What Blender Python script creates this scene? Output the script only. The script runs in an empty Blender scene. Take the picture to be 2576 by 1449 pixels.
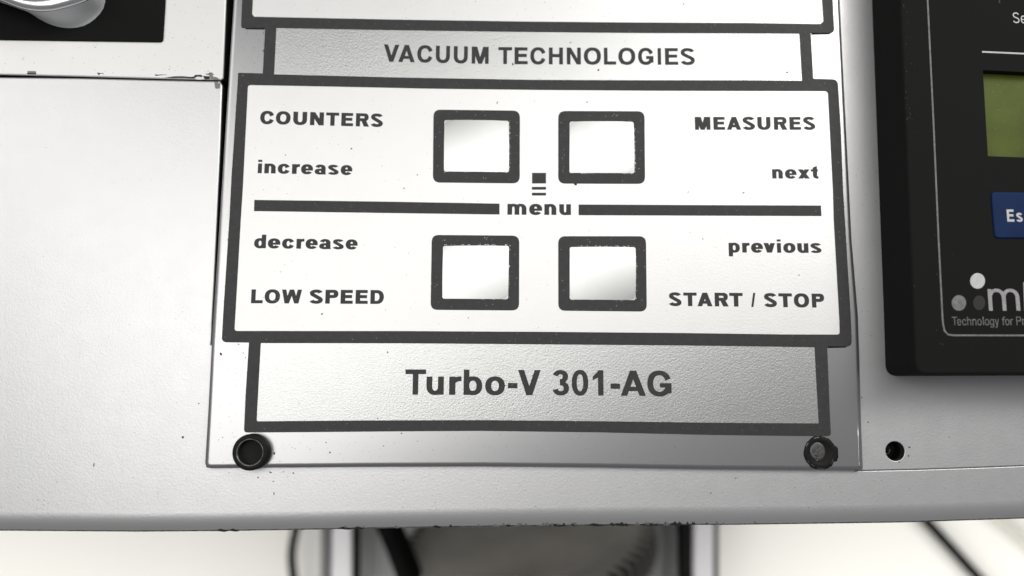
import bpy, bmesh, math, random
from mathutils import Vector, Matrix
from mathutils.geometry import delaunay_2d_cdt

scene = bpy.context.scene
col = scene.collection
random.seed(7)

# ------------------------------------------------------------------ camera
FPX = 1950.0                      # focal length in units of a 2576 wide picture
DIST = 0.129                      # metres along the optical axis to the faceplate
ax = Vector((106000, -840, -1950)).normalized()
ay = Vector((100, 14700, -1950)).normalized()
az = ax.cross(ay).normalized()
ay = az.cross(ax).normalized()
ROT = Matrix((ax, ay, az))        # camera axes -> world axes
CAM = ROT @ Vector((0, 0, DIST))
cam = bpy.data.cameras.new('camera')
cam.sensor_width = 36
cam.lens = 36 * FPX / 2576
cam.clip_start = 0.002
cam.clip_end = 50
cam.dof.use_dof = True
cam.dof.focus_distance = DIST * 0.995
cam.dof.aperture_fstop = 8.0
co = bpy.data.objects.new('camera', cam)
co.matrix_world = Matrix.Translation(CAM) @ ROT.to_4x4()
col.objects.link(co)
scene.camera = co

# ------------------------------------------------------------------ light
w = bpy.data.worlds.new('World')
scene.world = w
w.use_nodes = True
bg = w.node_tree.nodes['Background']
bg.inputs[0].default_value = (0.93, 0.95, 1.0, 1)
bg.inputs[1].default_value = 0.125

def area(name, loc, target, sx, sy, power, colr=(1, 0.985, 0.95), turn=0.0):
    l = bpy.data.lights.new(name, 'AREA')
    l.shape = 'RECTANGLE'
    l.size, l.size_y = sx, sy
    l.energy = power
    l.color = colr
    o = bpy.data.objects.new(name, l)
    o.location = loc
    o.rotation_euler = (Matrix.Rotation(math.radians(turn), 3, 'Z') @ (Vector(target) - Vector(loc)).to_track_quat('-Z', 'Y').to_matrix()).to_euler()
    col.objects.link(o)
    return o
area('ceiling_panel', (0.07, 0.194, 0.62), (0.07, 0.194, 0), 1.12, 0.27, 2.5, turn=32)
area('added_right_light', (0.56, 0.46, 0.58), (0.05, 0.03, 0), 0.34, 0.30, 3.4)  # added light, strengthens the shadows beside and below the black unit
area('added_left_fill', (-0.66, 0.30, 0.55), (-0.35, 0.18, 0), 0.32, 0.8, 1.5)  # added fill that brightens the left of the housing, no real window
area('added_floor_fill', (0.0, -0.27, -0.014), (0.0, -0.27, -0.15), 1.4, 0.26, 3.5)  # added fill light for the floor, no real lamp here

scene.view_settings.view_transform = 'Standard'
scene.view_settings.look = 'None'
scene.view_settings.exposure = 0.0
scene.view_settings.gamma = 1
scene.view_settings.use_curve_mapping = False

# ------------------------------------------------------------------ helpers
MM = 0.001
def at(px, py, z=0.0):
    """picture point (2576 wide) -> point of the horizontal plane at height z"""
    d = ROT @ Vector(((px - 1288) / FPX, -(py - 724.5) / FPX, -1))
    t = (z - CAM.z) / d.z
    return CAM + d * t
def P(pts, z=0.0):
    return [at(x, y, z).xy for x, y in pts]
U = DIST / FPX                    # size of one picture unit on the faceplate

def area2(p):
    return sum(p[i].x * p[(i + 1) % len(p)].y - p[(i + 1) % len(p)].x * p[i].y for i in range(len(p)))
def inside(pt, loops):
    c = False
    for L in loops:
        n = len(L)
        for i in range(n):
            a, b = L[i], L[(i + 1) % n]
            if (a.y > pt.y) != (b.y > pt.y):
                if pt.x < (b.x - a.x) * (pt.y - a.y) / (b.y - a.y) + a.x:
                    c = not c
    return c
def inset(L, d, bev=None):
    """move a counter-clockwise loop inwards (left) by d (per vertex factor bev)"""
    n = len(L); out = []
    for i in range(n):
        e0 = (L[i] - L[i - 1]); e1 = (L[(i + 1) % n] - L[i])
        if e0.length < 1e-12 or e1.length < 1e-12:
            out.append(L[i].copy()); continue
        e0.normalize(); e1.normalize()
        n0 = Vector((-e0.y, e0.x)); n1 = Vector((-e1.y, e1.x))
        m = n0 + n1
        if m.length < 1e-6:
            m = n0
        m.normalize()
        k = 1.0 / max(0.45, m.dot(n0))
        f = 1.0 if bev is None else bev[i]
        out.append(L[i] + m * d * k * f)
    return out
def ccw(L, sign=1):
    L = [Vector(p) for p in L]
    return L if area2(L) * sign > 0 else L[::-1]
def fill(bm, loops, rings, z, mat=0, smooth=False):
    pts = []; edges = []; vs = []
    for L, R in zip(loops, rings):
        k = len(pts); n = len(L)
        pts += [Vector(p) * 1000 for p in L]; vs += R
        edges += [(k + i, k + (i + 1) % n) for i in range(n)]
    v2, e2, f2, ov, oe, of = delaunay_2d_cdt(pts, edges, [], 0, 1e-7)
    back = []
    for i, p in enumerate(v2):
        if ov[i]:
            back.append(vs[ov[i][0]])
        else:
            back.append(bm.verts.new((p.x / 1000, p.y / 1000, z)))
    sc = [[Vector(p) * 1000 for p in L] for L in loops]
    for f in f2:
        c = sum((v2[i] for i in f), Vector((0, 0))) / len(f)
        if inside(c, sc):
            q = [back[i] for i in f]
            if len(set(q)) < 3:
                continue
            try:
                fa = bm.faces.new(q)
            except ValueError:
                continue
            fa.normal_update()
            if fa.normal.z < 0:
                fa.normal_flip()
            fa.material_index = mat
def slab(bm, outline, z0, z1, holes=(), bev=0.0, seg=3, bw=None, mat=0, hole_bev=None, wall=None, a0=0.0):
    """solid plate: flat top with holes, rounded upper edges, side walls"""
    loops = []; rings = []
    jobs = [(ccw(outline), bw if area2([Vector(p) for p in outline]) > 0 or bw is None else bw[::-1], bev)]
    hb = bev if hole_bev is None else hole_bev
    jobs += [(ccw(h, -1), None, hb) for h in holes]
    for L, wts, b in jobs:
        n = len(L)
        prof = [(0.0, z0), (0.0, z1 - b)]
        if b > 0:
            A = [a0 + (math.pi / 2 - a0) * k / seg for k in range(seg + 1)]
            d0 = b * (1 - math.cos(a0)); zs = b * math.sin(a0)
            prof = [(0.0, z0), (0.0, z1 - b + zs)] + [(b * (1 - math.cos(a)) - d0, z1 - b + b * math.sin(a)) for a in A[1:]]
        prev = None; rings0 = None
        for d, z in prof:
            Lk = inset(L, d, wts) if d > 0 else L
            ring = []
            for i, p in enumerate(Lk):
                f = 1.0 if wts is None else wts[i]
                zz = z
                ring.append(bm.verts.new((p.x, p.y, zz)))
            if prev:
                for i in range(n):
                    q = [prev[i], prev[(i + 1) % n], ring[(i + 1) % n], ring[i]]
                    try:
                        fa = bm.faces.new(q)
                        fa.material_index = wall if (wall is not None and prev is rings0) else mat
                        fa.smooth = b > 0
                    except ValueError:
                        pass
            if rings0 is None: rings0 = ring
            prev = ring
        loops.append(Lk); rings.append(prev)
    fill(bm, loops, rings, z1, mat)
    return bm
def flat(bm, outline, z, mat=0):
    L = ccw([Vector(p) for p in outline])
    fill(bm, [L], [[bm.verts.new((p.x, p.y, z)) for p in L]], z, mat)
def box(bm, x0, x1, y0, y1, z0, z1, mat=0):
    v = [bm.verts.new((x, y, z)) for z in (z0, z1) for x, y in ((x0, y0), (x1, y0), (x1, y1), (x0, y1))]
    for q in ((3, 2, 1, 0), (4, 5, 6, 7), (0, 1, 5, 4), (1, 2, 6, 5), (2, 3, 7, 6), (3, 0, 4, 7)):
        bm.faces.new([v[i] for i in q]).material_index = mat
def lathe(bm, c, prof, n=48, mat=0, close=True, axis=None):
    """revolve (radius, z) profile about a vertical axis through c"""
    prev = None
    A = Matrix.Identity(3) if axis is None else Vector((0, 0, 1)).rotation_difference(Vector(axis)).to_matrix()
    c = Vector(c)
    for r, z in prof:
        ring = [bm.verts.new(c + A @ Vector((r * math.cos(2 * math.pi * i / n), r * math.sin(2 * math.pi * i / n), z))) for i in range(n)]
        if prev:
            for i in range(n):
                f = bm.faces.new([prev[i], prev[(i + 1) % n], ring[(i + 1) % n], ring[i]])
                f.smooth = True; f.material_index = mat
        prev = ring
    if close:
        f = bm.faces.new(prev); f.material_index = mat
def tube(bm, pts, r, n=16, mat=0):
    pts = [Vector(p) for p in pts]
    # Catmull-Rom resample
    q = []
    ext = [pts[0] * 2 - pts[1]] + pts + [pts[-1] * 2 - pts[-2]]
    for i in range(1, len(ext) - 2):
        for k in range(8):
            t = k / 8
            a, b, c, d = ext[i - 1:i + 3]
            q.append(0.5 * ((2 * b) + (c - a) * t + (2 * a - 5 * b + 4 * c - d) * t * t + (3 * b - a - 3 * c + d) * t ** 3))
    q.append(pts[-1])
    prev = None
    for i, p in enumerate(q):
        t = (q[min(i + 1, len(q) - 1)] - q[max(i - 1, 0)]).normalized()
        s = t.cross(Vector((0.13, 0.21, 0.97))).normalized(); u = s.cross(t)
        ring = [bm.verts.new(p + (s * math.cos(2 * math.pi * k / n) + u * math.sin(2 * math.pi * k / n)) * r) for k in range(n)]
        if prev:
            for k in range(n):
                f = bm.faces.new([prev[k], prev[(k + 1) % n], ring[(k + 1) % n], ring[k]]); f.smooth = True; f.material_index = mat
        else:
            bm.faces.new(ring[::-1])
        prev = ring
    bm.faces.new(prev)
def rr(pts, r, n=5):
    """round the corners of a polygon given in picture units"""
    out = []
    m = len(pts)
    rs = r if isinstance(r, (list, tuple)) else [r] * m
    for i in range(m):
        p = Vector(pts[i]); a = Vector(pts[i - 1]) - p; b = Vector(pts[(i + 1) % m]) - p
        rad = min(rs[i], a.length * .49, b.length * .49)
        if rad <= 0 or abs(a.normalized().cross(b.normalized())) < 0.02:
            out.append(tuple(p)); continue
        pa = p + a.normalized() * rad; pb = p + b.normalized() * rad
        for k in range(n + 1):
            t = k / n
            out.append(tuple(pa * (1 - t) ** 2 + p * 2 * t * (1 - t) + pb * t ** 2))
    return out
def circ(px, py, r, n=40, z=0.0):
    c = at(px, py, z)
    return [Vector((c.x + r * math.cos(2 * math.pi * i / n), c.y + r * math.sin(2 * math.pi * i / n))) for i in range(n)]
def fleck(bm, px, py, z, l, wd, ang, mat, n=7):
    """small irregular flake of dirt or bare metal; sizes in picture units"""
    c = at(px, py, z); L = []
    for i in range(n):
        a = 2 * math.pi * i / n
        k = random.uniform(.65, 1.1)
        x, y = l / 2 * math.cos(a) * k * U, wd / 2 * math.sin(a) * k * U
        L.append(bm.verts.new((c.x + x * math.cos(ang) - y * math.sin(ang), c.y + x * math.sin(ang) + y * math.cos(ang), z)))
    f = bm.faces.new(L); f.normal_update()
    if f.normal.z < 0: f.normal_flip()
    f.material_index = mat
def obj(name, bm, mats, parent=None, label=None):
    me = bpy.data.meshes.new(name)
    bm.normal_update()
    bm.to_mesh(me); bm.free()
    for m in (mats if isinstance(mats, (list, tuple)) else [mats]):
        me.materials.append(m)
    o = bpy.data.objects.new(name, me)
    col.objects.link(o)
    if parent is not None:
        o.parent = parent
        root = parent
        off = Vector((0, 0, 0))
        while root is not None:
            off += root.location
            root = root.parent
        me.transform(Matrix.Translation(-off))
    if label: o['label'] = label
    return o
def tag(o, label, cat, group=None, kind=None):
    o['label'] = label; o['category'] = cat
    if group: o['group'] = group
    if kind: o['kind'] = kind
    return o
def thing(name, label, cat, loc=(0, 0, 0), group=None):
    o = bpy.data.objects.new(name, None)
    o.empty_display_size = 0.01
    o.location = loc
    col.objects.link(o)
    return tag(o, label, cat, group)
B = bmesh.new

# ------------------------------------------------------------------ materials
def mat(name, base, rough=.5, metal=0.0, spec=.5, bump=None, var=None, rvar=None, coat=0.0, speck=None):
    """bump = [(scale, strength, distance_mm), ...]; var = (scale, amount) tone variation; speck = (scale, threshold, colour)"""
    m = bpy.data.materials.new(name); m.use_nodes = True
    nt = m.node_tree; n = nt.nodes; l = nt.links
    b = n['Principled BSDF']
    b.inputs['Base Color'].default_value = (*base, 1)
    b.inputs['Roughness'].default_value = rough
    b.inputs['Metallic'].default_value = metal
    b.inputs['Specular IOR Level'].default_value = spec
    b.inputs['Coat Weight'].default_value = coat
    tc = n.new('ShaderNodeTexCoord')
    def noise(scale, detail=3.0, rough_=.55):
        t = n.new('ShaderNodeTexNoise'); t.inputs['Scale'].default_value = scale
        t.inputs['Detail'].default_value = detail; t.inputs['Roughness'].default_value = rough_
        l.new(tc.outputs['Object'], t.inputs['Vector']); return t
    csock = None
    if var:
        t = noise(var[0], 6); r = n.new('ShaderNodeMapRange')
        r.inputs[1].default_value = .3; r.inputs[2].default_value = .7
        r.inputs[3].default_value = 1 - var[1]; r.inputs[4].default_value = 1 + var[1]
        l.new(t.outputs['Fac'], r.inputs[0])
        mx = n.new('ShaderNodeVectorMath'); mx.operation = 'SCALE'
        mx.inputs[0].default_value = base
        l.new(r.outputs[0], mx.inputs['Scale'])
        csock = mx.outputs[0]
    if speck:
        t = noise(speck[0], 2); r = n.new('ShaderNodeMapRange')
        r.inputs[1].default_value = speck[1]; r.inputs[2].default_value = speck[1] + .05
        l.new(t.outputs['Fac'], r.inputs[0])
        mc = n.new('ShaderNodeMix'); mc.data_type = 'RGBA'
        mc.inputs[6].default_value = (*base, 1)
        if csock: l.new(csock, mc.inputs[6])
        mc.inputs[7].default_value = (*speck[2], 1)
        l.new(r.outputs[0], mc.inputs[0]); csock = mc.outputs[2]
    if csock: l.new(csock, b.inputs['Base Color'])
    if rvar:
        t = noise(rvar[0], 5); r = n.new('ShaderNodeMapRange')
        r.inputs[1].default_value = .3; r.inputs[2].default_value = .7
        r.inputs[3].default_value = rough - rvar[1]; r.inputs[4].default_value = rough + rvar[1]
        l.new(t.outputs['Fac'], r.inputs[0]); l.new(r.outputs[0], b.inputs['Roughness'])
    prev = None
    for sc, st, dist in (bump or []):
        t = noise(sc, 2.5); bp = n.new('ShaderNodeBump')
        bp.inputs['Strength'].default_value = st; bp.inputs['Distance'].default_value = dist * MM
        l.new(t.outputs['Fac'], bp.inputs['Height'])
        if prev: l.new(prev.outputs[0], bp.inputs['Normal'])
        prev = bp
    if prev: l.new(prev.outputs[0], b.inputs['Normal'])
    return m
M_paint = mat('silver_paint', (.70, .70, .71), .40, .72, .5, [(3300, .55, .034), (7000, .3, .012)], (90, .008), (400, .012))
M_grime_shade = mat('grimy_shaded_paint', (.14, .14, .14), .6, .2, .5, [(1700, .5, .06)], (900, .55), None, 0, (1400, .50, (.03, .03, .03)))
M_paint_up = mat('silver_paint_light', (.87, .87, .865), .45, .35, .5, [(1700, .3, .05), (4200, .25, .02)], (60, .015))
M_plate = mat('satin_metal', (.52, .52, .53), .30, .9, .5, None)
M_groove_shade = mat('groove_shade', (.16, .16, .16), .7)
M_line = mat('worn_grey_print', (.21, .205, .21), .6, 0, .2, None, (1500, .25))
M_film = mat('silver_film', (.84, .84, .84), .46, .6, .5, [(3600, .8, .026), (9000, .4, .01)], (200, .010))
M_film_grey = mat('grey_silver_film', (.58, .585, .585), .34, .88, .5, [(3600, .9, .034), (9000, .5, .012)], (200, .015))
M_ink = mat('dark_grey_ink', (.043, .045, .045), .5, 0, .25, [(2500, .4, .03)], (900, .12), None, 0, (2500, .70, (.18, .18, .18)))
M_key = mat('key_film', (.66, .665, .66), .33, .8, .5, [(500, .03, .02)], (300, .02))
M_dirt_shade = mat('dark_dirt_and_shade', (.02, .02, .018), .8)
M_dust = mat('grey_dirt', (.22, .22, .215), .7)
M_bright = mat('bare_bright', (.9, .9, .9), .35, .6)
M_black = mat('black_recess', (.008, .008, .008), .8, 0, .2)
M_flatblack = mat('flat_black', (.012, .012, .012), .85, 0, .06)
M_cap = mat('black_plastic', (.011, .011, .011), .55, 0, .15, [(1500, .2, .03)])
M_rim = mat('rim_highlight', (.20, .20, .20), .35, .5, .5, None, (1500, .8))
M_bare = mat('bare_metal', (.12, .117, .117), .5, .7, .5, [(2500, .4, .05)], (1500, .3))
M_screw = mat('screw_steel', (.05, .05, .05), .3, .8, .5)
M_unit = mat('black_case', (.0125, .0125, .0125), .75, 0, .08, [(1500, .15, .03)])
M_scuff = mat('scuff', (.06, .06, .06), .7)
M_lcd = mat('lcd_green', (.080, .102, .016), .5, 0, .15, None, (90, .35), None, 0, (2200, .68, (.17, .21, .035)))
M_wht = mat('white_print', (.62, .62, .63), .6, 0, .3, None, (1500, .1))
M_wht_dim = mat('dim_white_print', (.36, .35, .36), .6, 0, .3, None, (1200, .2))
M_grey = mat('grey_print', (.17, .17, .17), .6, 0, .3, None, (2500, .4))
M_grey_dk = mat('dark_print', (.03, .028, .029), .6, 0, .3)
M_blue = mat('blue_key', (.007, .024, .088), .5, 0, .1, None, (200, .2))
M_knob = mat('grey_knob', (.84, .85, .86), .5, .05, .5, [(2500, .2, .03)])
M_chrome = mat('chrome', (.92, .92, .94), .25, .9)
M_floor = mat('cream_floor', (.80, .79, .75), .5, 0, .4, None, (6, .04))
M_rail = mat('white_rail', (.86, .85, .87), .4, 0, .5)
M_striped = mat('grey_strip', (.16, .155, .165), .5)
M_tray = mat('grey_tray', (.55, .56, .56), .4, .2, .5, None, (20, .2))
M_disc = mat('disc_metal', (.56, .53, .49), .5, .05, .5, None, (60, .15))
M_disc_dk = mat('disc_dark', (.035, .032, .03), .6, .2, .4)
M_hose = mat('black_rubber', (.006, .006, .006), .7, 0, .1)
M_palecable = mat('pale_cable', (.55, .55, .48), .5)

# ------------------------------------------------------------------ lettering outlines
HEAVY={'C':"454,-11 341,7 243,45 158,103 88,180 39,271 10,371 0,489 8,616 34,716 76,802 135,876 209,935 292,977 390,1004 498,1013 620,1006 752,971 860,906 907,862 946,812 982,748 998,698 713,588 697,648 675,698 645,738 610,766 566,785 517,791 463,785 419,766 381,735 352,694 330,644 316,585 314,430 327,366 349,312 389,257 439,223 498,209 566,215 618,239 660,280 693,339 713,412 1000,298 968,224 923,157 865,98 800,53 728,20 645,-3 556,-12",'O':"441,-11 332,7 236,45 153,103 85,181 38,271 9,375 0,503 9,625 37,725 80,812 140,884 213,941 295,981 391,1006 510,1013 619,1004 715,977 802,932 873,871 931,794 970,707 994,607 1000,480 990,371 966,280 926,198 874,130 807,71 733,30 647,2 555,-11|462,212 514,209 555,215 592,230 629,256 680,330 707,435 707,571 695,630 675,680 647,724 615,755 574,778 528,790 441,784 405,768 371,744 341,707 319,666 293,566 293,430 323,325 350,280 382,247 418,225",'U':"434,-11 301,11 184,60 92,135 31,230 9,298 0,371 0,998 336,998 336,398 342,339 363,285 396,243 444,217 503,209 556,217 604,243 638,285 658,339 664,398 664,998 998,1000 1000,366 986,275 954,198 916,144 870,98 817,61 753,29 684,7 609,-7",'N':"3,0 0,998 360,998 676,506 680,998 1000,998 1000,3 639,3 323,495 319,3",'T':"339,0 333,775 3,778 0,998 1000,998 1000,780 666,775 666,3",'E':"3,0 0,998 981,998 976,778 378,775 379,632 928,631 932,625 928,409 379,409 378,225 1000,222 1000,1",'R':"2,0 0,998 674,998 774,978 853,936 907,880 942,812 957,735 954,644 935,575 898,515 847,466 780,430 1000,3 610,0 420,406 321,407 315,403 315,3|315,630 629,629 642,685 634,774 624,779 316,777",'S':"421,-11 238,16 128,57 72,91 28,130 5,171 310,281 323,244 338,234 443,207 543,210 615,226 651,244 653,280 117,557 72,589 40,625 11,675 0,771 15,825 53,880 122,935 178,962 288,994 355,1005 482,1013 615,1006 726,985 837,943 882,916 932,873 955,839 649,727 627,767 566,788 527,791 438,789 371,777 341,762 339,735 876,456 919,425 958,380 993,316 1000,262 978,185 943,131 912,98 815,43 749,20 638,-3 560,-11",'i':"10,0 0,721 986,725 1000,3|10,840 10,1000 999,998 986,840",'n':"0,0 0,725 334,725 441,736 568,736 682,721 742,705 854,653 901,616 941,571 984,489 996,439 1000,3 596,3 592,439 580,489 556,530 528,553 502,556 468,553 441,530 416,489 403,439 400,3",'c':"450,-11 338,3 239,31 153,75 83,135 35,203 8,280 0,375 12,462 42,535 87,594 150,648 227,688 316,717 418,734 545,738 654,730 768,703 869,657 947,595 1000,521 647,411 623,489 584,536 526,556 462,544 413,494 389,416 389,307 418,224 443,194 475,176 513,169 558,175 590,194 615,222 647,313 999,203 963,148 918,103 859,62 794,31 724,9 641,-6",'r':"6,0 0,721 586,725 596,714 812,733 979,737 1000,539 773,525 655,498 595,471 594,3",'e':"429,-11 321,4 226,34 143,79 80,135 34,203 7,280 0,375 11,462 38,530 83,594 143,646 219,689 302,716 397,733 518,738 626,730 721,710 803,678 873,634 930,578 969,516 993,444 1000,357 992,275 396,271 424,207 473,172 511,169 543,179 569,198 594,234 920,135 835,65 721,15 588,-10|390,421 609,421 594,488 556,538 505,556 473,553 448,541 409,494",'a':"364,-11 197,17 125,44 71,76 31,114 7,157 0,212 9,262 31,303 71,340 124,372 193,398 357,427 570,426 574,489 564,521 530,552 457,553 424,525 404,472 49,553 97,618 137,651 244,703 304,719 410,735 537,737 650,725 757,698 852,648 896,610 944,539 962,444 945,344 956,294 956,57 1000,53 1000,3 650,0 497,-14|469,144 523,146 561,166 560,253 517,271 444,266 420,253 404,230 401,198 413,171 437,152",'s':"413,-11 257,5 138,33 63,65 1,116 361,210 384,171 413,162 495,158 592,172 597,203 212,367 123,397 70,425 10,494 0,544 10,585 32,621 85,664 145,691 242,717 421,737 548,737 667,727 771,708 861,679 928,639 947,612 592,522 570,557 525,564 413,561 402,535 920,315 970,271 990,239 1000,189 989,144 970,112 922,71 868,44 797,21 622,-8",'M':"2,0 0,998 391,999 501,552 609,998 1000,999 1000,2 744,1 740,293 629,0 369,1 258,299 257,3",'A':"0,1 343,998 655,998 1000,3 691,1 624,190 379,190 373,189 307,1|444,394 554,394 499,552",'x':"0,1 286,362 0,723 417,725 501,631 579,725 996,725 712,362 1000,3 579,0 501,94 417,0",'t':"927,-11 736,3 567,30 443,65 353,107 313,139 263,212 259,557 6,561 0,566 0,721 255,725 262,860 832,999 834,730 946,721 946,566 834,557 827,221 836,198 861,186 1000,166 969,-11",'d':"432,-11 316,5 211,40 123,94 58,161 16,244 0,335 6,444 40,535 78,589 127,635 187,673 260,704 340,725 426,736 536,738 628,730 630,998 996,1000 1000,3 659,0 555,-12|476,171 536,174 579,200 614,257 629,330 626,421 604,491 561,539 505,556 456,549 414,517 385,466 371,398 373,312 392,244 426,196",'L':"3,0 0,998 372,1000 377,225 998,222 1000,3",'W':"152,2 0,1000 211,999 284,548 393,999 604,1000 716,541 787,998 1000,998 845,0 634,1 498,553 366,3",'P':"3,0 0,998 685,998 784,982 873,943 920,907 958,862 983,812 998,753 1000,680 990,616 968,562 932,512 851,451 740,415 657,407 352,406 350,3|351,630 635,629 649,685 640,774 629,779 352,777",'D':"3,0 0,998 564,996 695,968 804,914 877,852 935,775 976,685 997,585 1000,453 984,344 948,248 890,162 832,107 767,64 695,32 611,11 497,0|329,225 486,222 544,234 606,279 649,353 665,412 671,480 669,557 656,625 634,680 606,721 570,753 528,771 471,779 329,775",'p':"4,-290 0,721 341,725 438,736 549,737 671,723 781,688 855,648 916,595 960,535 988,466 1000,385 995,289 973,216 932,148 888,103 837,65 775,34 708,11 555,-12 371,-6 370,-288|477,171 536,174 579,200 614,257 629,330 626,421 604,491 561,539 506,556 457,549 414,517 386,466 372,398 373,312 392,244 426,196",'v':"294,1 0,724 412,724 503,511 595,725 1000,725 710,3",'o':"432,-11 327,3 230,32 148,75 80,135 34,203 7,280 0,380 12,466 40,535 87,598 151,651 224,690 310,718 408,734 530,738 635,729 726,709 812,674 880,629 936,571 976,503 996,430 1000,335 988,257 962,194 920,135 865,85 800,45 720,15 635,-4 543,-12|477,171 537,174 579,200 614,257 629,330 626,421 604,491 561,539 506,556 457,549 414,517 386,466 372,398 373,312 392,244 426,196",'u':"437,-11 304,7 190,46 97,110 36,189 3,289 0,721 403,721 406,289 423,225 440,198 464,175 497,168 530,172 556,194 581,235 593,285 597,721 996,725 1000,3 663,0 563,-11",'/':"0,-15 528,1007 1000,1010 478,-11",'m':"0,0 0,725 208,725 273,736 347,736 424,721 502,682 541,707 612,731 694,738 767,730 841,705 882,678 914,648 960,580 980,533 999,435 1000,1 754,3 752,435 742,498 728,530 714,549 690,557 669,553 654,539 637,503 626,457 620,0 376,3 376,385 370,471 345,539 331,552 310,556 286,550 270,530 254,489 247,439 244,3"}
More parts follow.
